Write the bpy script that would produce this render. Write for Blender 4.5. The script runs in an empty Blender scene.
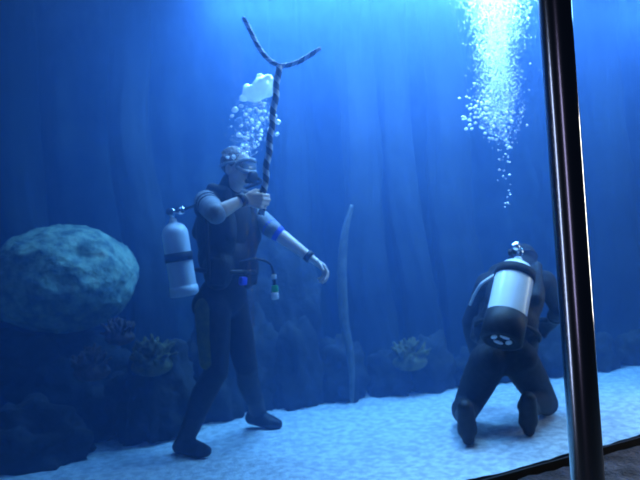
import bpy, bmesh, math, random
from mathutils import Vector, Matrix, Quaternion, noise

random.seed(11)
SC = bpy.context.scene
COL = SC.collection
V = Vector
PI = math.pi

# ------------------------------------------------------------------ camera
FPX = 686.0                 # focal length for a 640 px wide frame
EYE = 1.22                  # eye height above the sand
ROLL = math.radians(4.0)    # hand-held tilt
cd = bpy.data.cameras.new('camera')
cd.sensor_width = 36.0
cd.lens = 36.0 * FPX / 640.0
cd.clip_start = 0.05
cam = bpy.data.objects.new('camera', cd)
COL.objects.link(cam)
cam.matrix_world = Matrix.Translation((0, 0, EYE)) @ Matrix.Rotation(PI / 2, 4, 'X') @ Matrix.Rotation(-ROLL, 4, 'Z')
SC.camera = cam
cd.dof.use_dof = True
cd.dof.focus_distance = 1.9
cd.dof.aperture_fstop = 5.0
SC.view_settings.view_transform = 'Standard'
SC.view_settings.look = 'None'
SC.view_settings.gamma = 1.0
SC.view_settings.use_curve_mapping = False
SC.view_settings.exposure = 0.0


def at(px, py, d):
    """The place in metres that stands d metres away along the sight line of a measured photo point."""
    dx, dy = px - 320.0, py - 240.0
    c, s = math.cos(ROLL), math.sin(ROLL)
    return V(((dx * c - dy * s) / FPX * d, d, EYE - (dx * s + dy * c) / FPX * d))


def ground(px, py, z=0.0):
    dx, dy = px - 320.0, py - 240.0
    c, s = math.cos(ROLL), math.sin(ROLL)
    return at(px, py, FPX * (EYE - z) / (dx * s + dy * c))


# ------------------------------------------------------------------ materials
def new_mat(name):
    m = bpy.data.materials.new(name)
    m.use_nodes = True
    nt = m.node_tree
    nt.nodes.clear()
    out = nt.nodes.new('ShaderNodeOutputMaterial')
    return m, nt, out


def mottled(name, c1, c2, scale=8.0, rough=0.7, metal=0.0, bump=0.0, bscale=None, c3=None, detail=5.0, spec=0.5, coat=0.0):
    m, nt, out = new_mat(name)
    N, L = nt.nodes, nt.links
    p = N.new('ShaderNodeBsdfPrincipled')
    p.inputs['Roughness'].default_value = rough
    p.inputs['Metallic'].default_value = metal
    p.inputs['Specular IOR Level'].default_value = spec
    p.inputs['Coat Weight'].default_value = coat
    tc = N.new('ShaderNodeTexCoord')
    nz = N.new('ShaderNodeTexNoise')
    nz.inputs['Scale'].default_value = scale
    nz.inputs['Detail'].default_value = detail
    L.new(tc.outputs['Object'], nz.inputs['Vector'])
    cr = N.new('ShaderNodeValToRGB')
    cr.color_ramp.elements[0].position = 0.38
    cr.color_ramp.elements[1].position = 0.62
    cr.color_ramp.elements[0].color = (*c1, 1)
    cr.color_ramp.elements[1].color = (*c2, 1)
    if c3:
        e = cr.color_ramp.elements.new(0.72)
        e.color = (*c3, 1)
    L.new(nz.outputs['Fac'], cr.inputs['Fac'])
    L.new(cr.outputs['Color'], p.inputs['Base Color'])
    if bump:
        n2 = N.new('ShaderNodeTexNoise')
        n2.inputs['Scale'].default_value = bscale or scale * 3
        n2.inputs['Detail'].default_value = 6
        L.new(tc.outputs['Object'], n2.inputs['Vector'])
        b = N.new('ShaderNodeBump')
        b.inputs['Strength'].default_value = bump
        b.inputs['Distance'].default_value = 0.02
        L.new(n2.outputs['Fac'], b.inputs['Height'])
        L.new(b.outputs['Normal'], p.inputs['Normal'])
    L.new(p.outputs['BSDF'], out.inputs['Surface'])
    return m


M = {}
M['sand'] = mottled('sand', (.52, .54, .55), (.80, .82, .80), 22, .9, bump=.5, bscale=60)
M['wall'] = mottled('reef_wall', (.012, .018, .02), (.05, .06, .06), 3.0, .95, bump=.8, bscale=7, c3=(.07, .08, .06))
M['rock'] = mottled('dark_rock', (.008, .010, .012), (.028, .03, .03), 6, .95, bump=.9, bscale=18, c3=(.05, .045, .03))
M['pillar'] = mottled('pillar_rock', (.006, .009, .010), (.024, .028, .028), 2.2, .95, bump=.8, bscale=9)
M['dome'] = mottled('pale_dome', (.07, .12, .10), (.26, .36, .25), 11, .95, bump=.6, bscale=26, c3=(.24, .26, .18))
M['coral'] = mottled('yellow_coral', (.05, .045, .012), (.14, .12, .035), 14, .9, bump=.6, bscale=40)
M['coral_red'] = mottled('rust_coral', (.04, .025, .02), (.10, .06, .045), 14, .9, bump=.6, bscale=40)
M['strand'] = mottled('pale_strand', (.06, .075, .075), (.11, .125, .12), 12, .8)
M['skin'] = mottled('skin', (.62, .50, .42), (.70, .56, .48), 6, .5)
M['neoprene'] = mottled('black_neoprene', (.006, .007, .009), (.014, .015, .018), 30, .75, bump=.2, bscale=120, spec=.25)
M['sleeve'] = mottled('grey_sleeve', (.16, .18, .20), (.24, .26, .28), 20, .75, bump=.1, bscale=90)
M['vest'] = mottled('black_nylon', (.004, .005, .007), (.010, .011, .014), 40, .6, bump=.3, bscale=90, spec=.3)
M['olive'] = mottled('olive_panel', (.05, .06, .012), (.09, .10, .02), 30, .7)
M['blue_cloth'] = mottled('blue_patch', (.02, .05, .60), (.04, .08, .75), 25, .7)
M['rubber'] = mottled('black_rubber', (.008, .008, .009), (.016, .016, .017), 30, .55, spec=.3)
M['tank_white'] = mottled('white_tank_paint', (.80, .82, .82), (.88, .88, .88), 5, .35, coat=.3)
M['tank_grey'] = mottled('pale_grey_tank_paint', (.52, .55, .57), (.60, .62, .64), 5, .4, coat=.2)
M['chrome'] = mottled('chrome', (.6, .6, .62), (.75, .75, .77), 12, .2, metal=1.0)
M['hair'] = mottled('dark_hair', (.10, .08, .06), (.20, .16, .12), 60, .6, bump=.6, bscale=90)
M['lens'] = mottled('mask_lens', (.10, .14, .18), (.16, .2, .24), 4, .08, spec=.8)
M['silicone'] = mottled('clear_mask_silicone', (.26, .29, .31), (.32, .35, .37), 9, .35)
M['eye_white'] = mottled('eye_white', (.75, .75, .75), (.8, .8, .8), 5, .3)
M['iris'] = mottled('iris', (.03, .02, .015), (.05, .035, .02), 50, .2)
M['green'] = mottled('green_plastic', (.02, .42, .10), (.03, .52, .14), 10, .4)
M['white_plastic'] = mottled('white_plastic', (.78, .80, .80), (.86, .86, .86), 8, .4)
M['ledge'] = mottled('ledge_stone', (.02, .016, .02), (.075, .062, .070), 9, .85, bump=1.0, bscale=45, c3=(.12, .10, .095))
M['gasket'] = mottled('black_gasket', (.006, .006, .007), (.012, .012, .012), 20, .6)
M['gallery_floor'] = mottled('gallery_carpet', (.02, .018, .02), (.05, .045, .05), 60, .95)
M['pole'] = mottled('polished_dark_steel', (.44, .43, .42), (.50, .49, .48), 3, .2, metal=1.0)


def stripe_mat():
    m, nt, out = new_mat('black_white_stripes')
    N, L = nt.nodes, nt.links
    p = N.new('ShaderNodeBsdfPrincipled')
    p.inputs['Roughness'].default_value = .5
    uv = N.new('ShaderNodeUVMap')
    sp = N.new('ShaderNodeSeparateXYZ')
    L.new(uv.outputs['UV'], sp.inputs['Vector'])
    a = N.new('ShaderNodeMath'); a.operation = 'ADD'          # u (turn) + v (length) = a barber-pole wrap
    L.new(sp.outputs['X'], a.inputs[0]); L.new(sp.outputs['Y'], a.inputs[1])
    f = N.new('ShaderNodeMath'); f.operation = 'FRACT'
    L.new(a.outputs[0], f.inputs[0])
    g = N.new('ShaderNodeMath'); g.operation = 'GREATER_THAN'; g.inputs[1].default_value = .55
    L.new(f.outputs[0], g.inputs[0])
    mx = N.new('ShaderNodeMixRGB')
    mx.inputs[1].default_value = (.012, .014, .02, 1)
    mx.inputs[2].default_value = (.34, .37, .39, 1)
    L.new(g.outputs[0], mx.inputs[0])
    L.new(mx.outputs[0], p.inputs['Base Color'])
    L.new(p.outputs['BSDF'], out.inputs['Surface'])
    return m


M['stripe'] = stripe_mat()


def bubble_mat(name, clear):
    m, nt, out = new_mat(name)
    N, L = nt.nodes, nt.links
    d = N.new('ShaderNodeBsdfDiffuse'); d.inputs['Color'].default_value = (.95, .97, 1, 1)
    t = N.new('ShaderNodeBsdfTranslucent'); t.inputs['Color'].default_value = (.95, .97, 1, 1)
    g = N.new('ShaderNodeBsdfGlossy'); g.inputs['Color'].default_value = (1, 1, 1, 1); g.inputs['Roughness'].default_value = .25
    tr = N.new('ShaderNodeBsdfTransparent')
    a = N.new('ShaderNodeMixShader'); a.inputs[0].default_value = .5
    b = N.new('ShaderNodeMixShader'); b.inputs[0].default_value = .4
    c = N.new('ShaderNodeMixShader'); c.inputs[0].default_value = clear
    L.new(d.outputs[0], a.inputs[1]); L.new(t.outputs[0], a.inputs[2])
    L.new(a.outputs[0], b.inputs[1]); L.new(g.outputs[0], b.inputs[2])
    L.new(b.outputs[0], c.inputs[1]); L.new(tr.outputs[0], c.inputs[2])
    L.new(c.outputs[0], out.inputs['Surface'])
    return m


M['bubble'] = bubble_mat('bubble_silver', .18)
M['froth'] = bubble_mat('froth_silver', .62)


def glass_mat():
    m, nt, out = new_mat('acrylic_panel')
    N, L = nt.nodes, nt.links
    t = N.new('ShaderNodeBsdfTransparent'); t.inputs['Color'].default_value = (.97, .985, 1, 1)
    g = N.new('ShaderNodeBsdfGlossy'); g.inputs['Roughness'].default_value = .02
    f = N.new('ShaderNodeLayerWeight'); f.inputs['Blend'].default_value = .5
    pw = N.new('ShaderNodeMath'); pw.operation = 'POWER'; pw.inputs[1].default_value = 5
    ma = N.new('ShaderNodeMath'); ma.operation = 'MULTIPLY_ADD'; ma.inputs[1].default_value = .96; ma.inputs[2].default_value = .02
    L.new(f.outputs['Facing'], pw.inputs[0]); L.new(pw.outputs[0], ma.inputs[0])
    mx = N.new('ShaderNodeMixShader')
    L.new(ma.outputs[0], mx.inputs[0]); L.new(t.outputs[0], mx.inputs[1]); L.new(g.outputs[0], mx.inputs[2])
    L.new(mx.outputs[0], out.inputs['Surface'])
    return m


M['glass'] = glass_mat()

SCATTER = .145
ABSORB = (.34, .16, .06)
SCOL = (.20, .46, 1.0)


def water_mat():
    m, nt, out = new_mat('sea_water')
    N, L = nt.nodes, nt.links
    s = N.new('ShaderNodeVolumeScatter')
    s.inputs['Color'].default_value = (*SCOL, 1)
    s.inputs['Density'].default_value = SCATTER
    s.inputs['Anisotropy'].default_value = .5
    a = N.new('ShaderNodeVolumeAbsorption')
    mxa = max(ABSORB)
    a.inputs['Color'].default_value = (*[1 - v / (mxa * 1.0001) for v in ABSORB], 1)
    a.inputs['Density'].default_value = mxa
    ad = N.new('ShaderNodeAddShader')
    L.new(s.outputs[0], ad.inputs[0]); L.new(a.outputs[0], ad.inputs[1])
    L.new(ad.outputs[0], out.inputs['Volume'])
    return m


M['water'] = water_mat()


# ------------------------------------------------------------------ object helpers
def world_loc(o):
    p = V((0, 0, 0))
    while o is not None:
        p = p + o.location
        o = o.parent
    return p


def link_mesh(name, me, mat, parent=None, base=None, smooth=True):
    """Links a mesh given in world metres as ONE object; its origin is `base` (top level) or its parent's."""
    o = bpy.data.objects.new(name, me)
    COL.objects.link(o)
    if parent is not None:
        o.parent = parent
        off = world_loc(parent)
    else:
        off = V(base) if base is not None else V((0, 0, 0))
        o.location = off
    me.transform(Matrix.Translation(-off))
    if mat is not None:
        me.materials.clear()
        me.materials.append(mat)
    if smooth:
        for p in me.polygons:
            p.use_smooth = True
    return o


def obj(name, bm, mat, parent=None, base=None, smooth=True):
    me = bpy.data.meshes.new(name)
    bm.normal_update()
    bm.to_mesh(me)
    bm.free()
    return link_mesh(name, me, mat, parent, base, smooth)


def tag(o, label=None, cat=None, group=None, kind=None):
    if label: o['label'] = label
    if cat: o['category'] = cat
    if group: o['group'] = group
    if kind: o['kind'] = kind
    return o


def empty(name, loc):
    o = bpy.data.objects.new(name, None)
    COL.objects.link(o)
    o.location = loc
    o.empty_display_size = .05
    return o


def frame_from(z, hint=V((0, 0, 1))):
    z = z.normalized()
    if abs(z.dot(hint)) > .98:
        hint = V((1, 0, 0))
    x = hint.cross(z).normalized()
    return x, z.cross(x).normalized(), z


def add_box(bm, c, size, rot=None, bevel=0.0):
    r = bmesh.ops.create_cube(bm, size=1.0)
    vs = r['verts']
    mt = Matrix.Translation(c) @ (rot.to_4x4() if rot is not None else Matrix()) @ Matrix.Diagonal((*size, 1))
    bmesh.ops.transform(bm, matrix=mt, verts=vs)
    if bevel:
        es = list({e for v in vs for e in v.link_edges})
        bmesh.ops.bevel(bm, geom=es, offset=bevel, segments=3, profile=.5, affect='EDGES')


def add_ell(bm, c, radii, rot=None, sub=3):
    r = bmesh.ops.create_icosphere(bm, subdivisions=sub, radius=1.0)
    mt = Matrix.Translation(c) @ (rot.to_4x4() if rot is not None else Matrix()) @ Matrix.Diagonal((*radii, 1))
    bmesh.ops.transform(bm, matrix=mt, verts=r['verts'])
    return r['verts']


def add_tube(bm, pts, radii, seg=14, caps=True, uvpitch=None):
    """A tube along pts; radii a number or one per point."""
    n = len(pts)
    if not hasattr(radii, '__len__'):
        radii = [radii] * n
    uvl = bm.loops.layers.uv.verify() if uvpitch else None
    rings = []
    x = None
    ln = 0.0
    lens = []
    for i, p in enumerate(pts):
        t = (pts[min(i + 1, n - 1)] - pts[max(i - 1, 0)]).normalized()
        if x is None:
            x, y, _ = frame_from(t)
        else:
            x = (x - t * x.dot(t)).normalized()
            y = t.cross(x)
        if i: ln += (p - pts[i - 1]).length
        lens.append(ln)
        rings.append([bm.verts.new(p + (x * math.cos(2 * PI * k / seg) + y * math.sin(2 * PI * k / seg)) * radii[i]) for k in range(seg)])
    for i in range(n - 1):
        for k in range(seg):
            f = bm.faces.new((rings[i][k], rings[i][(k + 1) % seg], rings[i + 1][(k + 1) % seg], rings[i + 1][k]))
            if uvl:
                for lp, (u, v) in zip(f.loops, ((k, i), (k + 1, i), (k + 1, i + 1), (k, i + 1))):
                    lp[uvl].uv = (u / seg, lens[v] / uvpitch)
    if caps:
        bm.faces.new(list(reversed(rings[0])))
        bm.faces.new(rings[-1])


def add_capsule(bm, a, b, ra, rb, seg=18):
    """A tapered capsule with round ends."""
    t = b - a
    L = t.length
    if L < 1e-5:
        add_ell(bm, a, (ra, ra, ra)); return
    t = t / L
    pts, rad = [], []
    for k in range(6):
        an = PI / 2 * (1 - k / 6)
        pts.append(a - t * ra * math.sin(an)); rad.append(max(ra * math.cos(an), ra * .03))
    for k in range(7):
        pts.append(a + t * L * k / 6); rad.append(ra + (rb - ra) * k / 6)
    for k in range(1, 7):
        an = PI / 2 * k / 6
        pts.append(b + t * rb * math.sin(an)); rad.append(max(rb * math.cos(an), rb * .03))
    add_tube(bm, pts, rad, seg)


def add_lathe(bm, a, axis, prof, seg=36):
    """prof: (distance along axis, radius) pairs."""
    x, y, z = frame_from(axis)
    rings = [[bm.verts.new(a + z * h + (x * math.cos(2 * PI * k / seg) + y * math.sin(2 * PI * k / seg)) * max(r, .0008)) for k in range(seg)] for h, r in prof]
    for i in range(len(rings) - 1):
        for k in range(seg):
            bm.faces.new((rings[i][k], rings[i][(k + 1) % seg], rings[i + 1][(k + 1) % seg], rings[i + 1][k]))
    bm.faces.new(list(reversed(rings[0])))
    bm.faces.new(rings[-1])


def spline(pts, n=8):
    """Catmull-Rom through pts."""
    out = []
    P = [pts[0] * 2 - pts[1]] + list(pts) + [pts[-1] * 2 - pts[-2]]
    for i in range(1, len(P) - 2):
        for k in range(n):
            t = k / n
            out.append(.5 * ((2 * P[i]) + (P[i + 1] - P[i - 1]) * t + (2 * P[i - 1] - 5 * P[i] + 4 * P[i + 1] - P[i + 2]) * t * t
                             + (3 * P[i] - P[i - 1] - 3 * P[i + 1] + P[i + 2]) * t ** 3))
    out.append(pts[-1])
    return out


def fuse(bm, voxel, smooth_n=4, sm=.5):
    """The overlapping closed pieces in bm fused into one continuous skin (returns a mesh in world metres)."""
    me = bpy.data.meshes.new('tmp')
    bm.normal_update()
    bm.to_mesh(me); bm.free()
    o = bpy.data.objects.new('tmp', me)
    COL.objects.link(o)
    r = o.modifiers.new('r', 'REMESH'); r.mode = 'VOXEL'; r.voxel_size = voxel
    s = o.modifiers.new('s', 'SMOOTH'); s.factor = sm; s.iterations = smooth_n
    dg = bpy.context.evaluated_depsgraph_get()
    dg.update()
    res = bpy.data.meshes.new_from_object(o.evaluated_get(dg))
    bpy.data.objects.remove(o, do_unlink=True)
    bpy.data.meshes.remove(me)
    return res


# ------------------------------------------------------------------ the setting
# The acrylic front runs obliquely: it recedes to the right.
GA = 3.05; GS = .49                      # depth of the panel = GA + GS * x


def gy(x): return GA + GS * x


gt = V((1, GS, 0)).normalized()          # along the panel
gn = V((GS, -1, 0)).normalized()         # out of the tank, towards the visitors
XL, XR = -3.6, 5.2


def gp(x, off, z):
    """A point on the panel line at x, moved off metres to the visitors' side."""
    p = V((x, gy(x), z))
    return p + gn * off


def slab(bm, x0, x1, o0, o1, z0, z1):
    vs = [bm.verts.new(gp(x, o, z)) for x in (x0, x1) for o in (o0, o1) for z in (z0, z1)]
    for f in ((0, 1, 3, 2), (4, 6, 7, 5), (0, 4, 5, 1), (2, 3, 7, 6), (0, 2, 6, 4), (1, 5, 7, 3)):
        bm.faces.new([vs[i] for i in f])
    bmesh.ops.recalc_face_normals(bm, faces=bm.faces)


bm = bmesh.new(); slab(bm, XL, XR, 0.0, 0.06, -.06, 3.9)
tag(obj('window_1', bm, M['glass'], smooth=False), kind='structure')

bm = bmesh.new(); slab(bm, XL, XR, .061, .075, -.10, .006)
tag(obj('trim_1', bm, M['gasket'], smooth=False), kind='structure')

# sand floor: a fine rippled sheet from the panel back under the reef
bm = bmesh.new()
nx, ny = 220, 120
grid = []
for i in range(nx + 1):
    x = -4.2 + 9.6 * i / nx
    row = []
    for j in range(ny + 1):
        t = (j / ny) ** 1.3
        y0 = gy(x) + .004
        y = y0 + (8.3 - y0) * t
        h = .018 * noise.noise(V((x * 2.2, y * 2.2, 0))) + .008 * noise.noise(V((x * 9, y * 9, 3))) + .004 * noise.noise(V((x * 30, y * 30, 7)))
        row.append(bm.verts.new((x, y, h - .012)))
    grid.append(row)
for i in range(nx):
    for j in range(ny):
        bm.faces.new((grid[i][j], grid[i + 1][j], grid[i + 1][j + 1], grid[i][j + 1]))
tag(obj('floor', bm, M['sand']), kind='structure')

# reef wall at the back and side of the tank: a folded rock face
def wall_sheet(name, path, z1, amp, mat, seed, fold=2.6):
    bm = bmesh.new()
    pts = spline(path, 40)
    rows = []
    nz_ = 60
    for i, p in enumerate(pts):
        t = (pts[min(i + 1, len(pts) - 1)] - pts[max(i - 1, 0)]).normalized()
        n = V((t.y, -t.x, 0))
        col = []
        for k in range(nz_ + 1):
            z = -.05 + (z1 + .05) * k / nz_
            q = V((p.x * fold, p.y * fold, z * .35 + seed))
            d = amp * noise.fractal(q, 1.0, 2.0, 4) + .25 * amp * noise.noise(V((p.x * 7, p.y * 7, z * 4 + seed)))
            col.append(bm.verts.new((p.x + n.x * d, p.y + n.y * d, z)))
        rows.append(col)
    for i in range(len(rows) - 1):
        for k in range(nz_):
            bm.faces.new((rows[i][k], rows[i + 1][k], rows[i + 1][k + 1], rows[i][k + 1]))
    return tag(obj(name, bm, mat), kind='structure')


wall_sheet('wall_back', [V((-4.0, 5.4, 0)), V((-2.4, 5.9, 0)), V((0, 6.5, 0)), V((2.4, 7.0, 0)), V((5.3, 7.9, 0))], 3.9, .38, M['wall'], 1.3)
wall_sheet('wall_left', [V((-3.55, 1.35, 0)), V((-3.8, 3.0, 0)), V((-4.0, 5.4, 0))], 3.9, .2, M['wall'], 5.1)
wall_sheet('wall_right', [V((5.3, 7.9, 0)), V((5.35, 6.8, 0)), V((5.3, 5.72, 0))], 3.9, .15, M['wall'], 8.1)

# the water fills the tank
bm = bmesh.new()
top = 2.94
foot = [gp(XL, -.002, 0), gp(XR, -.002, 0), V((XR, 8.6, 0)), V((XL - .6, 8.6, 0))]
lo = [bm.verts.new((p.x, p.y, -.09)) for p in foot]
hi = [bm.verts.new((p.x, p.y, top)) for p in foot]
bm.faces.new(list(reversed(lo))); bm.faces.new(hi)
for k in range(4):
    bm.faces.new((lo[k], lo[(k + 1) % 4], hi[(k + 1) % 4], hi[k]))
bmesh.ops.recalc_face_normals(bm, faces=bm.faces)
w = obj('water', bm, M['water'], smooth=False)
tag(w, kind='structure')

# visitors' side: rough stone ledge below the panel and the gallery floor
bm = bmesh.new()
LW = .62
rows = []
na, nb = 170, 34
for i in range(na + 1):
    x = XL + (XR - XL) * i / na
    col = []
    prof = [(.077, -.10)] + [(.077 + LW * k / 22, -.022 - .05 * (k / 22) ** 2) for k in range(1, 23)] + [(.102 + LW + .03, -.12), (.102 + LW + .04, -.20), (.102 + LW + .04, -.33)]
    for (o, z) in prof:
        p = gp(x, o, z)
        if z > -.3 and o > .078:
            p.z += .022 * noise.fractal(V((p.x * 9, p.y * 9, 2)), 1.0, 2.0, 4)
        col.append(bm.verts.new(p))
    rows.append(col)
for i in range(na):
    for k in range(len(rows[0]) - 1):
        bm.faces.new((rows[i][k], rows[i][k + 1], rows[i + 1][k + 1], rows[i + 1][k]))
bmesh.ops.recalc_face_normals(bm, faces=bm.faces)
tag(obj('trim_2', bm, M['ledge']), kind='structure')
bm = bmesh.new()
vs = [bm.verts.new(p) for p in (V((-4.5, -2.5, -.33)), V((7, -2.5, -.33)), gp(6.0, .3, -.33), gp(-4.4, .3, -.33))]
bm.faces.new(vs)
bmesh.ops.recalc_face_normals(bm, faces=bm.faces)
tag(obj('floor_gallery', bm, M['gallery_floor'], smooth=False), kind='structure')

# ------------------------------------------------------------------ steel pole in the gallery
PD = 1.9
pb = at(571, 240, PD)
base = V((pb.x, pb.y, -.33))
pr = .0445
pole = empty('steel_pole', base)
tag(pole, 'tall polished dark steel pole standing in front of the tank window', 'pole')
bm = bmesh.new(); add_lathe(bm, base, V((0, 0, 1)), [(.012, pr), (.02, pr), (1.5, pr), (3.3, pr), (3.32, pr)], 64); obj('shaft', bm, M['pole'], pole)
bm = bmesh.new(); add_lathe(bm, base, V((0, 0, 1)), [(0, .10), (.012, .10), (.018, .094), (.03, pr + .012), (.05, pr + .004)], 64); obj('floor_flange', bm, M['pole'], pole)

# ------------------------------------------------------------------ reef pieces
def rock(name, c, radii, seed, mat, label, cat, group=None, rough=.28, sub=5, freq=2.0, flat=None):
    bm = bmesh.new()
    vs = bmesh.ops.create_icosphere(bm, subdivisions=sub, radius=1.0)['verts']
    for v in vs:
        n = v.co.normalized()
        d = 1 + rough * noise.fractal(n * freq + V((seed * 3.7, seed * 1.9, seed)), 1.0, 2.0, 5)
        v.co = V((n.x * radii[0], n.y * radii[1], n.z * radii[2])) * d
        if flat is not None and v.co.z < flat * radii[2]:
            v.co.z = flat * radii[2] + (v.co.z - flat * radii[2]) * .15
        v.co += V(c)
    return tag(obj(name, bm, mat, base=V((c[0], c[1], c[2] - radii[2]))), label, cat, group)


# the big rounded boulder coral on the left and the dark reef it sits on
dc = at(62, 280, 4.75)
bm = bmesh.new()
vs = bmesh.ops.create_icosphere(bm, subdivisions=6, radius=1.0)['verts']
for v in vs:
    n = v.co.normalized()
    k = 1 + .045 * noise.fractal(n * 2.6 + V((4, 2, 9)), 1.0, 2.0, 4) + .018 * abs(noise.noise(n * 13)) + .012 * noise.noise(n * 30)
    # a dark hollow in the upper right of the face
    hol = (n - V((.52, -.72, .42)).normalized()).length
    k -= .12 * math.exp(-(hol / .16) ** 2)
    hol = (n - V((.28, -.95, -.05)).normalized()).length
    k -= .06 * math.exp(-(hol / .12) ** 2)
    z = n.z
    v.co = V((n.x * .515, n.y * .42, z * (.375 if z > 0 else .36))) * k + dc
tag(obj('boulder_coral', bm, M['dome'], base=dc - V((0, 0, .36))), 'large pale rounded boulder coral with mottled face above dark reef', 'coral')

ledge_label = [
    ('broad dark reef rock carrying the rounded boulder coral', (-2.02, 4.85, .27), (.62, .40, .46)),
    ('low dark reef rock in front of the boulder coral', (-1.95, 4.20, .05), (.42, .24, .30)),
    ('dark knobbly rock beside the foot of the boulder coral reef', (-1.18, 4.64, .20), (.28, .26, .42)),
]
for i, (lb, c, r) in enumerate(ledge_label):
    rock('reef_rock', c, r, 3 + i, M['rock'], lb, 'rock', rough=.34)

# row of dark rocks along the back edge of the sand
edge = [(150, 447, 4.6), (215, 432, 4.85), (255, 424, 5.05), (300, 420, 5.05), (345, 414, 5.15), (392, 410, 5.2), (436, 405, 5.25), (478, 399, 5.35), (520, 396, 5.45),
        (560, 392, 5.5), (606, 385, 5.6), (650, 380, 5.7)]
words_ = ['rust coral clump', 'standing diver', 'staff bearer back foot', 'curved pale strand', 'pale strand root',
          'middle of the tank back', 'gap between the divers', 'kneeling diver knee', 'kneeling diver', 'steel pole', 'far end of the sand', 'far corner of the tank']
for i, (px, py, d) in enumerate(edge):
    g = at(px, py, d)
    r = random.uniform(.17, .22)
    h = random.uniform(.14, .28) + (.16, .34, .30, .20, .06, .04)[min(i, 5)]
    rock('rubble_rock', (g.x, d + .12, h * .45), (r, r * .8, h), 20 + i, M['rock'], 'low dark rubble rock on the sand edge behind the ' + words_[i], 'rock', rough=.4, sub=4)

# tall rock pillars in front of the back wall
pil = [(30, 5.65, .20, 'behind the boulder coral'), (150, 5.65, .17, 'between the boulder coral and the standing diver'), (306, 6.2, .15, 'behind the standing diver outstretched hand'),
       (372, 5.9, .17, 'just past the curved pale strand'), (418, 6.0, .15, 'midway between the two divers'), (462, 6.1, .18, 'beside the kneeling diver tank'), (618, 6.75, .24, 'beyond the steel pole')]
for i, (px, d, r, wh) in enumerate(pil):
    p0 = at(px, 330, d)
    bm = bmesh.new()
    pts, seg = [], 40
    rings = []
    nz_ = 70
    for k in range(nz_ + 1):
        z = 3.55 * k / nz_ - .04
        cx = p0.x + .12 * noise.noise(V((z * .7, i * 3.1, 0)))
        cy = d + .1 * noise.noise(V((z * .7, i * 3.1, 9)))
        ring = []
        for a in range(seg):
            an = 2 * PI * a / seg
            rr = r * (1 + .30 * noise.fractal(V((math.cos(an) * 1.6 + i * 5, math.sin(an) * 1.6, z * 1.1)), 1.0, 2.0, 4)) * (1.25 - .3 * min(z / 1.2, 1))
            ring.append(bm.verts.new((cx + rr * math.cos(an), cy + rr * math.sin(an), z)))
        rings.append(ring)
    for k in range(nz_):
        for a in range(seg):
            bm.faces.new((rings[k][a], rings[k][(a + 1) % seg], rings[k + 1][(a + 1) % seg], rings[k + 1][a]))
    bm.faces.new(list(reversed(rings[0]))); bm.faces.new(rings[-1])
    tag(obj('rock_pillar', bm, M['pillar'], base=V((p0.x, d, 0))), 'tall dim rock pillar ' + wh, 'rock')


oc = at(268, 330, 5.45)
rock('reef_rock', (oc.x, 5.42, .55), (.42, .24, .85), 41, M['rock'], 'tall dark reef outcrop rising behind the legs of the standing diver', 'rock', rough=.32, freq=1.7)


def coral_clump(c, n, r, mat, label):
    root_bm = bmesh.new()
    add_ell(root_bm, c, (r * .9, r * .7, r * .45), sub=3)
    for k in range(n):
        th = random.uniform(0, 2 * PI); ph = random.uniform(.1, 1.25)
        d = V((math.cos(th) * math.sin(ph), math.sin(th) * math.sin(ph), math.cos(ph)))
        tip = c + d * r * random.uniform(.65, 1.05)
        add_capsule(root_bm, c + d * r * .2, tip, r * .17, r * .10, 10)
        side = tip + (d + V((random.uniform(-1, 1), random.uniform(-1, 1), .3))).normalized() * r * .32
        add_capsule(root_bm, c + d * r * .75, side, r * .11, r * .08, 10)
    me = fuse(root_bm, r * .06, 2)
    tag(link_mesh('branching_coral', me, mat, base=c - V((0, 0, r * .4))), label, 'coral')


coral_clump(at(152, 366, 4.42), 46, .15, M['coral'], 'yellowish branching coral on the knobbly rock beside the boulder coral')
coral_clump(at(92, 372, 4.30), 40, .13, M['coral_red'], 'rusty branching coral on dark reef under the boulder coral')
coral_clump(at(410, 362, 5.2), 40, .15, M['coral'], 'yellowish branching coral on rubble between the two divers')
coral_clump(at(120, 338, 4.45), 36, .11, M['coral_red'], 'small rusty branching coral just under the boulder coral rim')

# pale curved strand
bm = bmesh.new()
wp = spline([at(352, 402, 5.0), at(351, 360, 5.0), at(344, 318, 5.0), at(342, 270, 5.0), at(345, 232, 5.0), at(352, 205, 5.0)], 10)
add_tube(bm, wp, [.014 + .022 * math.sin(PI * min(1, k / (len(wp) - 1))) for k in range(len(wp))], 12)
tag(obj('curved_strand', bm, M['strand'], base=wp[0]), 'faint pale curved strand rising from rocks between the divers', 'sea whip')


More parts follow.
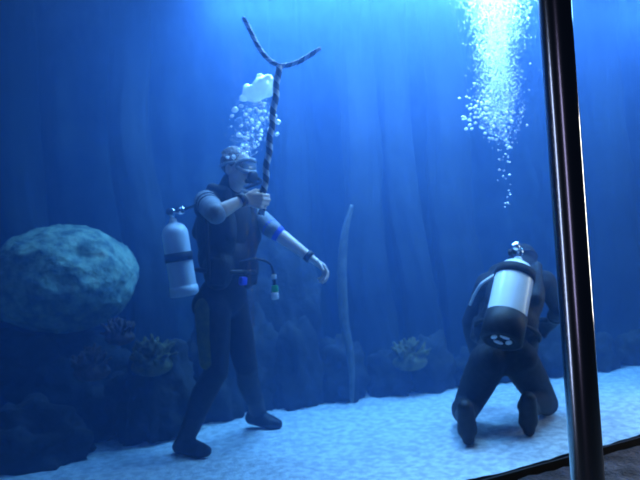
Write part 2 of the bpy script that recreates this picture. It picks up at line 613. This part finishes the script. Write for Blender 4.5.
# ------------------------------------------------------------------ people
def hand_pieces(bm, wrist, d, n, side, curl, thumb, k=1.0, grow=0.0):
    """wrist -> knuckles along d; the palm faces n; side = towards the thumb. curl: per-finger joint angles."""
    d = d.normalized(); n = (n - d * n.dot(d)).normalized(); side = (side - d * side.dot(d) - n * side.dot(n)).normalized()
    info = {}
    lens = [(.042, .027, .022), (.047, .030, .024), (.043, .028, .023), (.033, .021, .019)]
    for f in range(4):
        off = (.030 - .020 * f) * k
        kn = wrist + d * (.090 - .004 * abs(f - 1)) * k + side * off
        add_capsule(bm, wrist + side * off * .55 + d * .012 * k, kn, .0145 * k + grow, .0115 * k + grow, 12)
        p = kn; ang = 0
        info['k%d' % f] = kn
        for s in range(3):
            ang += math.radians(curl[f][s])
            dr = d * math.cos(ang) + n * math.sin(ang) + side * (.05 * (1.5 - f))
            q = p + dr.normalized() * lens[f][s] * k
            r0 = (.0098, .0090, .0082)[s] * k + grow
            add_capsule(bm, p, q, r0, r0 - .0009 * k, 12)
            p = q
    # thumb leaves the side of the palm near its base
    b = wrist + d * .022 * k + side * .024 * k
    p = b
    for (a, c, e), ln, r in zip(thumb, (.042, .032, .026), (.0145, .0112, .0098)):
        q = p + (d * a + side * c + n * e).normalized() * ln * k
        add_capsule(bm, p, q, r * k + grow, (r - .0012) * k + grow, 12)
        p = q
    return info


def head_pieces(bm, c, fwd, up, s=1.0, face=True):
    fwd = (fwd - up * fwd.dot(up)).normalized()
    sd = fwd.cross(up).normalized()                 # the person's right... left/right are alike
    R = Matrix((sd, fwd, up)).transposed()
    E = lambda o, r: add_ell(bm, c + R @ V(o) * s, [q * s for q in r], R, 3)
    E((0, -.008, .025), (.074, .093, .088))         # skull
    E((0, .020, -.035), (.062, .070, .070))         # face
    E((0, .045, -.082), (.036, .036, .026))         # chin
    E((0, .082, -.030), (.013, .020, .017))         # nose
    add_capsule(bm, c + R @ V((0, .084, .004)) * s, c + R @ V((0, .094, -.030)) * s, .009 * s, .013 * s, 10)
    for q in (-1, 1):
        E((q * .031, .068, .018), (.026, .012, .010))   # brow
        E((q * .040, .055, -.030), (.024, .026, .020))  # cheek
        E((q * .075, -.008, -.010), (.010, .020, .032)) # ear
    E((0, .083, -.056), (.024, .011, .006))         # upper lip
    E((0, .080, -.066), (.021, .011, .007))         # lower lip
    return R


def limb(bm, pts, rads, g=0.0):
    for i in range(len(pts) - 1):
        add_capsule(bm, pts[i], pts[i + 1], rads[i] + g, rads[i + 1] + g)


def lerp(a, b, t): return a + (b - a) * t


def torso_pieces(bm, J, g=0.0, fwd_amp=1.0):
    sh = (J['shR'] + J['shL']) / 2
    hp = (J['hipR'] + J['hipL']) / 2
    up = (J['neck'] - hp).normalized()
    sd = (J['shR'] - J['shL']); sd = (sd - up * sd.dot(up)).normalized()
    fw = up.cross(sd).normalized()
    if fw.dot(J['fwd']) < 0: fw = -fw
    R = Matrix((sd, fw, up)).transposed()
    L = (J['neck'] - hp).length
    E = lambda h, f, r: add_ell(bm, hp + up * h * L + fw * f, [q + g for q in r], R, 3)
    E(.72, .010, (.165, .112, .19))
    E(.86, -.005, (.170, .090, .105))
    E(.40, .006, (.140, .105, .17))
    E(.08, -.004, (.160, .112, .125))
    for q in ('R', 'L'):
        add_ell(bm, J['hip' + q] - fw * .045, (.085 + g,) * 3)
        add_capsule(bm, J['neck'] - up * .06, J['sh' + q] - up * .005, .062 + g, .058 + g)
        add_capsule(bm, hp + up * .70 * L, J['sh' + q] - up * .03, .09 + g, .062 + g)
    return R, hp, up, sd, fw, L


def leg_pieces(bm, J, q, g=0.0, foot=True):
    h, k, a = J['hip' + q], J['knee' + q], J['ank' + q]
    m = J.get('bulk', 1.0)
    limb(bm, [h, lerp(h, k, .45), k], [.088 * m, .080 * m, .060 * m], g)
    back = -(J['fwdleg' + q])
    limb(bm, [k, lerp(k, a, .33) + back * .018, lerp(k, a, .7) + back * .006, a], [.056 * m, .060 * m, .046 * m, .038], g)
    if foot:
        foot_pieces(bm, J, q, g)


def foot_pieces(bm, J, q, g=0.0):
    a, t = J['ank' + q], J['toe' + q]
    sole = J.get('sole' + q, V((0, 0, -1)))
    d = (t - a); d = (d - sole * d.dot(sole)).normalized()
    heel = a + sole * .045 - d * .045
    ball = t - d * .05
    limb(bm, [a, heel], [.038, .036], g)
    limb(bm, [a + sole * .01, lerp(heel, ball, .6) + sole * -.012, ball, t], [.038, .038, .036, .024], g)
    sd = d.cross(sole).normalized()
    limb(bm, [heel, ball + sd * .016], [.034, .030], g)
    limb(bm, [heel, ball - sd * .016], [.034, .030], g)


def arm_pieces(bm, J, q, g=0.0, upto=1.0, frm=0.0):
    s, e, w = J['sh' + q], J['elb' + q], J['wri' + q]
    if frm < .5:
        limb(bm, [s, lerp(s, e, .4), e], [.056, .050, .041], g)
    if upto > .5:
        limb(bm, [e, lerp(e, w, .28), w if upto > .98 else lerp(e, w, upto)], [.040, .042, .027], g)


def hose(name, pts, r, mat, parent):
    bm = bmesh.new(); add_tube(bm, spline(pts, 8), r, 12)
    return obj(name, bm, mat, parent)


def ring_band(bm, c, axis, r, w, th=.004):
    add_lathe(bm, c - axis * w / 2, axis, [(0, r), (0, r + th), (w, r + th), (w, r)], 32)


# ---- the diver who stands and lifts the staff
A = {
    'fwd': V((.85, -.53, 0)),
    'neck': at(229, 190, 4.12), 'head': at(238, 168, 4.06),
    'shR': at(207, 203, 3.97), 'shL': at(246, 208, 4.28),
    'elbR': at(216, 214, 3.68), 'wriR': at(244, 199, 3.76),
    'elbL': at(273, 230, 4.14), 'wriL': at(311, 258, 4.10),
    'hipR': at(214, 306, 4.02), 'hipL': at(232, 305, 4.19),
    'kneeR': at(216, 372, 3.98), 'ankR': at(185, 439, 4.12),
    'kneeL': at(246, 366, 4.22), 'ankL': at(258, 413, 4.62),
    'fwdlegR': V((.85, -.53, 0)), 'fwdlegL': V((.8, -.5, -.2)).normalized(),
}
A['ankR'].z = .080
A['toeR'] = V((A['ankR'].x + .135, A['ankR'].y - .08, .028))
A['ankL'].z = .090
A['toeL'] = V((A['ankL'].x + .13, A['ankL'].y - .06, .019))
A['soleL'] = V((-.15, .1, -1)).normalized()

STAFF_D = 3.80
g_low, g_top = at(262, 206, STAFF_D), at(277, 72, STAFF_D + .02)
sdir = (g_top - g_low).normalized()
STAFF_R = .019

# person one: one continuous skin (head, neck, trunk, arms, hands, legs, feet)
bm = bmesh.new()
R_t = torso_pieces(bm, A)
limb(bm, [A['neck'] - (A['head'] - A['neck']).normalized() * .05, A['head'] - V((0, 0, .05))], [.058, .054])
hfwd = V((.75, -.62, .05)).normalized()
hup = V((.05, 0, 1)).normalized()
R_h = head_pieces(bm, A['head'], hfwd, hup)
for q in 'RL':
    arm_pieces(bm, A, q)
    leg_pieces(bm, A, q)
# raised hand closes round the staff; the back of the hand faces the window
hdir = (V((1, 0, 0)) - sdir * sdir.x).normalized()
hd = (hdir * .97 + V((0, .15, 0))).normalized()
pn = V((0, 1, 0))
hand_pieces(bm, A['wriR'], hd, pn, sdir, [(38, 70, 62)] * 4, [(.75, .55, .35), (.75, .1, .75), (.25, -.05, 1)], 1.12)
# other hand held out, fingers loosely curled, palm towards the body
dl = (A['wriL'] - A['elbL']).normalized()
hand_pieces(bm, A['wriL'], (dl + V((.12, -.05, -.12))).normalized(), V((-.5, -.35, -.85)), V((.45, -.75, .3)), [(24, 40, 26), (30, 44, 30), (36, 48, 32), (42, 50, 34)],
            [(.75, .75, .25), (.9, .35, .35), (.9, .1, .5)], 1.12)
pa = link_mesh('person', fuse(bm, .0062, 3, .45), M['skin'], base=V((A['ankR'].x + .1, A['ankR'].y, 0)))
tag(pa, 'standing diver in dark wetsuit holding up a striped forked staff', 'person')


def wetsuit(J, parent, arms_upto, voxel=.010, neck=True):
    bm = bmesh.new()
    torso_pieces(bm, J, .013)
    for q in 'RL':
        arm_pieces(bm, J, q, .012, arms_upto[q])
        leg_pieces(bm, J, q, .012, foot=False)
    if neck:
        limb(bm, [J['neck'] - (J['head'] - J['neck']).normalized() * .05, lerp(J['neck'], J['head'], .35)], [.072, .066])
    return link_mesh('wetsuit', fuse(bm, voxel, 4, .5), M['neoprene'], parent)


suit = wetsuit(A, pa, {'R': .3, 'L': .3})
# pale grey sleeves over the upper arms
for q in 'RL':
    bm = bmesh.new()
    s, e = A['sh' + q], A['elb' + q]
    limb(bm, [lerp(s, e, -.05), lerp(s, e, .4), lerp(s, e, 1.0)], [.073, .066, .056])
    obj('sleeve', bm, M['sleeve'], suit)
    # dark stripes round the shoulder of the sleeve
    for f in (.16, .34):
        bm = bmesh.new(); ring_band(bm, lerp(s, e, f), (e - s).normalized(), .071 - .02 * f, .018, .004); obj('sleeve_stripe', bm, M['neoprene'], suit)
for q in 'RL':
    bm = bmesh.new(); foot_pieces(bm, A, q, .011)
    a, k = A['ank' + q], A['knee' + q]
    limb(bm, [a, lerp(a, k, .35)], [.053, .060])
    obj_ = link_mesh('boot', fuse(bm, .008, 3), M['rubber'], pa)
    # wristband
    w_, e_ = A['wri' + q], A['elb' + q]
    bm = bmesh.new(); ring_band(bm, lerp(w_, e_, .06), (w_ - e_).normalized(), .030, .034, .006); wb = obj('wristband', bm, M['rubber'], pa)
# blue patch on the far elbow, blue pocket, olive thigh panel
p_e, p_s = A['elbL'], A['shL']
bm = bmesh.new(); limb(bm, [lerp(p_e, p_s, .10), lerp(p_e, A['wriL'], .10)], [.058, .050]); obj('elbow_pad', bm, M['blue_cloth'], suit)
bm = bmesh.new()
h, k = A['hipR'], A['kneeR']
off = V((-.25, -.97, 0)) * .032 + V((-.03, 0, 0))
limb(bm, [lerp(h, k, .02) + off, lerp(h, k, .82) + off], [.072, .052])
obj('thigh_panel', bm, M['olive'], suit)

# hair, mask, regulator
c = A['head']
bm = bmesh.new()
add_ell(bm, c + R_h @ V((0, -.022, .036)), (.083, .096, .088), R_h, 4)
for _ in range(26):
    th = random.uniform(0, 2 * PI); ph = random.uniform(0, 1.3)
    n = V((math.sin(ph) * math.cos(th), math.sin(ph) * math.sin(th) * .9 - .2, math.cos(ph)))
    p = c + R_h @ V((n.x * .078, n.y * .092 - .012, n.z * .082 + .036))
    add_capsule(bm, p, p + R_h @ (n * .005 + V((0, -.010, .004))), .018, .010, 8)
link_mesh('hair', fuse(bm, .007, 2), M['hair'], pa)


def eyes(c, R, parent):
    for q in (-1, 1):
        bm = bmesh.new(); add_ell(bm, c + R @ V((q * .031, .077, .000)), (.013, .008, .009), R, 3); e = obj('eye', bm, M['eye_white'], parent)
        bm = bmesh.new(); add_ell(bm, c + R @ V((q * .031, .0838, .000)), (.0055, .0025, .0055), R, 3); obj('iris', bm, M['iris'], e)


def dive_mask(c, R, parent, skirt):
    bm = bmesh.new()
    ring = []
    for k in range(33):
        an = 2 * PI * k / 32
        ring.append(c + R @ V((.068 * math.cos(an), .088 + .02 * abs(math.sin(an)) - .03 * abs(math.cos(an)) ** 3, .004 + .042 * math.sin(an) * (1 + .1 * math.cos(2 * an)))))
    add_tube(bm, ring, .012, 10)
    mk = obj('dive_mask', bm, skirt, parent)
    bm = bmesh.new(); add_ell(bm, c + R @ V((0, .096, .004)), (.060, .010, .036), R, 3); obj('mask_lens', bm, M['lens'], mk)
    bm = bmesh.new()
    st = [c + R @ V((.084 * math.sin(t), .10 * math.cos(t) - .012, .008 + .02 * math.cos(t * .5))) for t in [0.9 + (2 * PI - 1.8) * k / 28 for k in range(29)]]
    add_tube(bm, st, .009, 8); obj('mask_strap', bm, skirt, mk)


eyes(c, R_h, pa)
dive_mask(c, R_h, pa, M['silicone'])


def regulator(c, R, parent, end):
    bm = bmesh.new()
    ctr = c + R @ V((0, .118, -.062))
    ax = (R @ V((0, 1, -.12))).normalized()
    add_lathe(bm, ctr - ax * .02, ax, [(0, .018), (.004, .026), (.012, .034), (.030, .036), (.036, .032), (.040, .016), (.041, .002)], 28)
    rg = obj('regulator', bm, M['rubber'], parent)
    bm = bmesh.new(); add_capsule(bm, c + R @ V((-.03, .105, -.086)), c + R @ V((.03, .105, -.086)), .014, .014, 12); obj('exhaust_tee', bm, M['rubber'], rg)
    hose('regulator_hose', [ctr - R @ V((.03, 0, 0)), c + R @ V((-.12, .07, -.08)), c + R @ V((-.15, -.06, -.10)), end], .010, M['rubber'], rg)


# ---- air tanks (things of their own)
def air_tank(bot, top, r, mats, label, boot=.11, bands=(.62,), toward=None):
    ax = (top - bot).normalized(); L = (top - bot).length
    t = empty('air_tank', bot); tag(t, label, 'air tank')
    bm = bmesh.new()
    prof = [(boot * .5, r * .985), (boot, r), (L * .35, r), (L - r * 1.05, r)]
    for k in range(1, 9):
        an = PI / 2 * k / 8
        prof.append((L - r * 1.05 + r * .95 * math.sin(an), max(r * math.cos(an), .024)))
    prof.append((L + .012, .024)); prof.append((L + .013, .004))
    add_lathe(bm, bot, ax, prof, 56); cyl = obj('cylinder', bm, mats[0], t)
    bm = bmesh.new()
    add_lathe(bm, bot, ax, [(.018, .012), (.018, r * .62), (.004, r * .70), (0, r * .92), (.006, r + .008), (boot, r + .008), (boot + .004, r + .003), (boot + .004, r * .98)], 56)
    bt = obj('tank_boot', bm, mats[1], t)
    x, y, z = frame_from(ax)
    for k in range(4):                               # pale drain slots through the underside of the boot
        an = PI / 4 + PI / 2 * k
        p = bot + (x * math.cos(an) + y * math.sin(an)) * r * .40 + ax * .014
        bm = bmesh.new(); add_ell(bm, p, (.030, .016, .008), Matrix((y * math.cos(an) - x * math.sin(an), x * math.cos(an) + y * math.sin(an), z)).transposed(), 3); obj('drain_slot', bm, M['white_plastic'], bt)
    for f in bands:
        bm = bmesh.new(); ring_band(bm, bot + ax * L * f, ax, r + .001, .055, .006); bd = obj('tank_band', bm, mats[2], t)
        if toward is not None:
            q = (toward - ax * toward.dot(ax)).normalized()
            bm = bmesh.new(); add_box(bm, bot + ax * L * f + q * (r + .012), (.05, .02, .05), Matrix((ax.cross(q), q, ax)).transposed(), .004); obj('buckle', bm, M['rubber'], bd)
    nk = bot + ax * (L + .012)
    bm = bmesh.new(); add_lathe(bm, nk, ax, [(0, .018), (.03, .018), (.034, .022), (.060, .022), (.066, .014), (.067, .002)], 24); vv = obj('valve', bm, M['chrome'], t)
    bm = bmesh.new(); add_capsule(bm, nk + ax * .045, nk + ax * .045 + x * .045, .011, .010, 12); add_lathe(bm, nk + ax * .045 + x * .042, x, [(0, .018), (.004, .022), (.022, .022), (.026, .016), (.027, .002)], 20); obj('valve_knob', bm, M['rubber'], vv)
    f = -x
    bm = bmesh.new(); add_capsule(bm, nk + ax * .045, nk + ax * .045 + y * .03, .013, .013, 12); add_lathe(bm, nk + ax * .045 + y * .03, y, [(0, .022), (.03, .026), (.05, .026), (.056, .018), (.057, .002)], 24); obj('first_stage', bm, M['chrome'], vv)
    return t, nk + ax * .045 + y * .06


ta, va = air_tank(at(185, 296, 4.36), at(173, 221, 4.36), .083, (M['tank_grey'], M['tank_grey'], M['neoprene']),
                  'pale grey air tank on the back of the standing diver', .06, bands=(.52,))
regulator(c, R_h, pa, va)


def buoyancy_vest(J, parent, Rt, g=.032):
    R, hp, up, sd, fw, L = Rt
    bm = bmesh.new()
    E = lambda s, h, f, r: add_ell(bm, hp + sd * s + up * h * L + fw * f, r, R, 3)
    E(0, .66, -.055, (.185, .10, .25))
    E(0, .42, -.01, (.178, .145, .15))
    E(.11, .62, .055, (.085, .09, .19)); E(-.11, .62, .055, (.085, .09, .19))
    E(.12, .32, .05, (.085, .095, .13)); E(-.12, .32, .05, (.085, .095, .13))
    for q, s in (('R', 1), ('L', -1)):
        sh = lerp(J['neck'], J['sh' + q], .62)
        limb(bm, [hp + up * .62 * L + sd * s * .105 - fw * .12, sh + up * .055 - fw * .03, sh + up * .03 + fw * .075, hp + up * .6 * L + sd * s * .12 + fw * .11], [.05, .036, .036, .05])
    v = link_mesh('buoyancy_vest', fuse(bm, .011, 4), M['vest'], parent)
    for s in (1, -1):
        bm = bmesh.new(); add_box(bm, hp + sd * s * .165 + up * .30 * L + fw * .085, (.10, .05, .16), R @ Matrix.Rotation(-s * .8, 3, 'Z'), .018); obj('pocket', bm, M['vest'], v)
    bm = bmesh.new()
    pts = [hp + up * .30 * L + sd * .195 * math.sin(t) + fw * (.155 * math.cos(t) + .01) for t in [2 * PI * k / 40 for k in range(41)]]
    add_tube(bm, pts, .014, 8); obj('waist_strap', bm, M['rubber'], v)
    return v, R, hp, up, sd, fw, L


va_ = buoyancy_vest(A, pa, R_t)
vest, R, hp, up, sd, fw, L = va_
bm = bmesh.new(); add_box(bm, at(243, 281, 4.0), (.055, .03, .05), R, .01); obj('pocket_patch', bm, M['blue_cloth'], vest)
hose('inflator_hose', [hp + up * .92 * L + sd * .10 - fw * .13, at(204, 196, 3.92), at(207, 232, 3.86), at(209, 282, 3.90)], .011, M['rubber'], vest)

# gauge hanging by the diver's side
gt_ = at(274, 276, 4.06); gb = at(275, 297, 4.05)
gx = empty('dive_gauge', gb); tag(gx, 'small green and white gauge dangling below the standing diver outstretched arm', 'gauge')
hose('gauge_hose', [at(240, 262, 4.0), at(257, 259, 4.02), at(270, 264, 4.05), gt_], .007, M['rubber'], gx)
bm = bmesh.new(); add_box(bm, gt_ + V((0, 0, -.004)), (.030, .022, .028), None, .006); obj('clip', bm, M['white_plastic'], gx)
bm = bmesh.new(); add_box(bm, lerp(gt_, gb, .35), (.022, .018, .05), None, .006); obj('gauge_strap', bm, M['rubber'], gx)
bm = bmesh.new(); add_box(bm, at(275, 289, 4.05), (.040, .026, .046), None, .010); obj('gauge_body', bm, M['green'], gx)
bm = bmesh.new(); add_lathe(bm, at(275, 296, 4.05) + V((0, -.004, .022)), V((0, 0, -1)), [(0, .020), (.005, .023), (.035, .023), (.042, .016), (.043, .002)], 24); obj('gauge_end', bm, M['white_plastic'], gx)

# ---- striped forked staff
st = empty('forked_staff', g_low - sdir * .05); tag(st, 'black and white striped forked staff in the raised hand of the standing diver', 'staff')
D = STAFF_D + .02


def wavy(a, b, n, amp):
    return [lerp(a, b, k / n) + V((amp * math.sin(k * 1.3), amp * math.cos(k * 1.1), 0)) for k in range(n + 1)]


fork = at(279, 66, D)
bm = bmesh.new(); add_tube(bm, wavy(g_low - sdir * .05, fork, 26, .004), STAFF_R, 16, uvpitch=.075); obj('shaft', bm, M['stripe'], st)
bm = bmesh.new(); add_tube(bm, spline([fork, at(268, 59, D), at(258, 46, D), at(250, 30, D - .02), at(243, 17, D - .03)], 8), [.0135] * 30 + [.012, .011, .008], 14, uvpitch=.075); obj('prong', bm, M['stripe'], st)
bm = bmesh.new(); add_tube(bm, spline([fork, at(289, 65, D), at(302, 60, D - .01), at(321, 48, D - .03)], 10), [.0135] * 27 + [.0125, .012, .011, .008], 14, uvpitch=.075); obj('prong', bm, M['stripe'], st)

# ---- the diver who kneels with her back to the window
B = {
    'fwd': V((.05, 1, 0)),
    'neck': at(517, 268, 4.42), 'head': at(524, 262, 4.60),
    'shL': at(487, 283, 4.36), 'shR': at(545, 281, 4.38),
    'elbL': at(470, 322, 4.42), 'wriL': at(476, 356, 4.62),
    'elbR': at(559, 309, 4.28), 'wriR': at(553, 322, 4.50),
    'hipL': at(488, 362, 4.10), 'hipR': at(519, 360, 4.12),
    'fwdlegR': V((0, .1, -1)).normalized(), 'fwdlegL': V((0, .1, -1)).normalized(),
}
B['bulk'] = 1.16
kl, kr = at(464, 402, 4.34), at(545, 398, 4.40)
kl.z = kr.z = .075
B['kneeL'], B['kneeR'] = kl, kr
fl, fr = ground(470, 446), ground(531, 437)
B['ankL'] = fl + V((-.005, .05, .165)); B['ankR'] = fr + V((.0, .05, .165))
B['toeL'] = fl + V((0, .03, .03)); B['toeR'] = fr + V((0, .03, .03))
B['soleL'] = V((-.05, -1, .1)).normalized(); B['soleR'] = V((.05, -1, .1)).normalized()
bm = bmesh.new()
R_tb = torso_pieces(bm, B)
bfwd = V((.12, .75, -.65)).normalized(); bup = V((.05, .62, .75)).normalized()
limb(bm, [B['neck'] - (B['head'] - B['neck']).normalized() * .03, B['head'] - bup * .04], [.058, .054])
R_hb = head_pieces(bm, B['head'], bfwd, bup)
for q in 'RL':
    arm_pieces(bm, B, q)
    leg_pieces(bm, B, q)
hand_pieces(bm, B['wriL'], V((.35, .55, -.75)), V((.6, .3, .5)), V((.5, .6, .5)), [(30, 40, 30)] * 4, [(.7, .7, .3), (.9, .3, .4), (.9, .1, .5)], 1.08)
hand_pieces(bm, B['wriR'], V((-.20, .90, -.35)), V((-.6, -.2, -.6)), V((-.6, .1, .7)), [(30, 40, 30)] * 4, [(.7, .7, .3), (.9, .3, .4), (.9, .1, .5)], 1.08)
pb_ = link_mesh('person', fuse(bm, .0062, 3, .45), M['skin'], base=V((.95, 4.15, 0)))
tag(pb_, 'kneeling diver in dark wetsuit bent forward with back to the window', 'person')
bm = bmesh.new()
hand_pieces(bm, B['wriL'], V((.35, .55, -.75)), V((.6, .3, .5)), V((.5, .6, .5)), [(30, 40, 30)] * 4, [(.7, .7, .3), (.9, .3, .4), (.9, .1, .5)], 1.08, .004)
link_mesh('glove', fuse(bm, .0055, 3), M['neoprene'], pb_)
bm = bmesh.new()
hand_pieces(bm, B['wriR'], V((-.20, .90, -.35)), V((-.6, -.2, -.6)), V((-.6, .1, .7)), [(30, 40, 30)] * 4, [(.7, .7, .3), (.9, .3, .4), (.9, .1, .5)], 1.08, .004)
link_mesh('glove', fuse(bm, .0055, 3), M['neoprene'], pb_)
suitb = wetsuit(B, pb_, {'R': .93, 'L': .93})
bm = bmesh.new()
cb = B['head']
add_ell(bm, cb + R_hb @ V((0, -.012, .022)), (.088, .103, .100), R_hb, 4)
add_ell(bm, cb + R_hb @ V((0, -.01, -.045)), (.080, .078, .075), R_hb, 4)
limb(bm, [cb + R_hb @ V((0, -.02, -.05)), B['neck'] - bup * .04], [.074, .080])
link_mesh('hood', fuse(bm, .009, 3), M['neoprene'], pb_)
eyes(cb, R_hb, pb_)
dive_mask(cb, R_hb, pb_, M['rubber'])
for q in 'RL':
    bm = bmesh.new(); foot_pieces(bm, B, q, .012)
    a, k = B['ank' + q], B['knee' + q]
    limb(bm, [a, lerp(a, k, .3)], [.054, .062])
    link_mesh('boot', fuse(bm, .008, 3), M['rubber'], pb_)
tb, vb = air_tank(at(501, 342, 3.86), at(518, 260, 4.12), .112, (M['tank_white'], M['rubber'], M['neoprene']),
                  'bright white air tank on the back of the kneeling diver', .165, bands=(.80,))
regulator(cb, R_hb, pb_, vb)
vestb = buoyancy_vest(B, pb_, R_tb)
R, hp, up, sd, fw, L = vestb[1:]
# pale pressure line along the near arm and a pale gauge at the other wrist
hose('pressure_hose', [hp + up * .9 * L + sd * -.06 - fw * .12, at(485, 281, 4.2), at(476, 292, 4.24), at(470, 305, 4.30)], .009, M['tank_grey'], vestb[0])
bm = bmesh.new(); w_, e_ = B['wriR'], B['elbR']
gd = lerp(w_, e_, .45)
ring_band(bm, gd, (w_ - e_).normalized(), .048, .03, .005); wg = obj('wrist_gauge', bm, M['rubber'], pb_)
bm = bmesh.new(); add_lathe(bm, gd + V((.01, -.045, .01)), V((.1, -1, .25)).normalized(), [(0, .026), (.012, .026), (.017, .020), (.0175, .002)], 24); obj('dial', bm, M['white_plastic'], wg)

# ------------------------------------------------------------------ bubbles
ico = bmesh.new(); bmesh.ops.create_icosphere(ico, subdivisions=3, radius=1.0)
for v in ico.verts:
    v.co.z *= .82 if v.co.z < 0 else .95
bub_me = bpy.data.meshes.new('bubble'); ico.to_mesh(bub_me); ico.free()
bub_me.materials.append(M['bubble'])
for p in bub_me.polygons: p.use_smooth = True
placed = []


def bubble(p, r, label, group):
    for (q, s) in placed:
        if (q - p).length < (r + s) * 1.02:
            return False
    o = bpy.data.objects.new('bubble', bub_me)
    COL.objects.link(o)
    o.location = p
    o.scale = (r, r * random.uniform(.9, 1.1), r * random.uniform(.75, 1.0))
    o.rotation_euler = (random.uniform(-.4, .4), random.uniform(-.4, .4), random.uniform(0, 6))
    tag(o, label, 'bubble', group)
    placed.append((p, r))
    return True


LR = 'small silvery bubble in the plume rising above the kneeling diver'
GR = 'bubbles rising from the kneeling diver'
LL = 'small silvery bubble in the breath above the standing diver head'
GL = 'bubbles rising from the standing diver'


def track(tab, y):
    for (y0, x0, w0), (y1, x1, w1) in zip(tab, tab[1:]):
        if y0 >= y >= y1:
            t = (y0 - y) / (y0 - y1)
            return x0 + (x1 - x0) * t, w0 + (w1 - w0) * t
    return tab[-1][1], tab[-1][2]


RT = [(222, 507, 3), (200, 507, 5), (175, 506, 7), (150, 504, 10), (135, 502, 17), (115, 498, 22), (100, 497, 20), (80, 498, 19), (50, 496, 20), (25, 497, 25), (0, 496, 33), (-15, 495, 38)]
n = 0
tries = 0
while n < 188 and tries < 6000:
    tries += 1
    u = random.random()
    y = 218 - 225 * u ** .75
    if random.random() < .35: y = random.uniform(95, 150)
    x, w = track(RT, y)
    px = random.gauss(x, w * .55)
    d = 4.52 + random.gauss(0, .09)
    r = random.choice([.004, .005, .006, .007, .008, .010]) * random.uniform(.8, 1.15)
    if bubble(at(px, y, d), r, LR, GR): n += 1
# brighter loose cluster at the side of the plume
k = 0
while k < 48:
    if bubble(at(random.gauss(479, 11), random.gauss(112, 11), 4.45 + random.gauss(0, .05)), random.uniform(.007, .013), LR, GR): k += 1
LT = [(160, 240, 8), (148, 246, 14), (130, 254, 19), (112, 254, 20), (100, 256, 14)]
k = 0; tries = 0
while k < 58 and tries < 3000:
    tries += 1
    y = random.uniform(98, 158)
    x, w = track(LT, y)
    if bubble(at(random.gauss(x, w * .5), y, 3.98 + random.gauss(0, .06)), random.uniform(.006, .014), LL, GL): k += 1
for (x, y, r) in ((235, 110, .020), (241, 106, .014), (232, 116, .012), (278, 122, .018), (275, 116, .013), (239, 135, .016)):
    bubble(at(x, y, 3.95), r, LL, GL)

# the big cap of air above the standing diver
bm = bmesh.new()
cc = at(257, 95, 3.98)
for (bx, by, br, sq) in ((262, 86, .058, .9), (251, 92, .052, .8), (258, 94, .060, .6), (267, 92, .046, .7), (268, 80, .034, 1), (244, 98, .030, .7), (255, 99, .040, .5), (273, 88, .022, 1), (247, 88, .026, 1), (260, 78, .026, 1)):
    add_ell(bm, at(bx, by, 3.98 + random.uniform(-.02, .02)), (br, br * .9, br * sq), None, 3)
tag(link_mesh('bubble', fuse(bm, .007, 3), M['bubble'], base=cc), 'biggest bright white mushroom-shaped bubble beside the striped staff', 'bubble')


def froth(name, label, cat, tab, ys, count, d0, dd, rr, base, spread=.5):
    bm = bmesh.new()
    proto = bmesh.new(); bmesh.ops.create_icosphere(proto, subdivisions=1, radius=1.0)
    pv = [v.co.copy() for v in proto.verts]; pf = [[v.index for v in f.verts] for f in proto.faces]
    proto.free()
    for _ in range(count):
        y = ys(); x, w = track(tab, y)
        p = at(random.gauss(x, w * spread), y, d0 + random.gauss(0, dd))
        r = random.uniform(*rr)
        nv = [bm.verts.new(p + q * r) for q in pv]
        for f in pf: bm.faces.new([nv[i] for i in f])
    return tag(obj(name, bm, M['froth'], base=base), label, cat, kind='stuff')


def ysr():
    return 145 - 162 * random.random() ** .55


froth('bubble_froth', 'fine white froth of tiny bubbles in the plume over the kneeling diver', 'bubble froth', RT, ysr, 9000, 4.55, .09, (.0016, .0055), at(509, 215, 4.55))
froth('bubble_froth', 'fine white froth of tiny bubbles over the standing diver head', 'bubble froth', LT, lambda: random.uniform(98, 160), 900, 4.0, .06, (.0014, .0042), at(240, 160, 4.0), .55)

# ------------------------------------------------------------------ light
def area(name, loc, target, size, power, color, size_y=None, spread=None):
    ld = bpy.data.lights.new(name, 'AREA')
    ld.energy = power
    ld.color = color
    ld.shape = 'RECTANGLE' if size_y else 'SQUARE'
    ld.size = size
    if size_y: ld.size_y = size_y
    if spread: ld.spread = spread
    o = bpy.data.objects.new(name, ld)
    COL.objects.link(o)
    o.location = loc
    o.rotation_euler = (V(target) - V(loc)).to_track_quat('-Z', 'Y').to_euler()
    return o


BLUE = (.27, .53, 1.0)
area('tank_lamp', (.62, 4.74, 3.0), (.62, 4.6, 0), 2.6, 305, BLUE, size_y=.7)
area('tank_lamp', (-1.3, 4.1, 3.25), (-1.0, 3.95, 0), .9, 13, BLUE)
area('tank_lamp', (1.0, 3.85, 2.9), (1.0, 3.95, 0), .5, 42, (.62, .82, 1.0))  # extra whiter light, added to brighten the kneeling diver's air tank
area('tank_lamp', (2.9, 5.4, 3.1), (2.5, 5.0, 0), .9, 90, BLUE)
# strip lights that streak the pole, all beyond the edges of the view
area('pole_streak_light', (3.2, 4.3, 1.25), (.7, 1.9, 1.1), .5, 32, (1.0, .93, .80), size_y=1.5)
area('pole_streak_light', (-2.6, 1.35, 1.2), (.7, 1.9, 1.1), .3, 15, (.45, .58, 1.0), size_y=2.4)  # no known lamp here: added for a bluish streak down the pole's left
area('pole_streak_light', (-.6, -2.0, 1.4), (.7, 1.9, .9), .5, 7, (.55, .52, 1.0), size_y=2.2)  # added behind the camera for a violet pole streak and bluer ledge

wd = bpy.data.worlds.new('world')
SC.world = wd
wd.use_nodes = True
bg = wd.node_tree.nodes['Background']
bg.inputs[0].default_value = (.05, .10, .25, 1)
bg.inputs[1].default_value = .05

cy = SC.cycles
cy.use_denoising = True
cy.volume_bounces = 2
cy.max_bounces = 10
cy.transparent_max_bounces = 48
cy.sample_clamp_indirect = 4
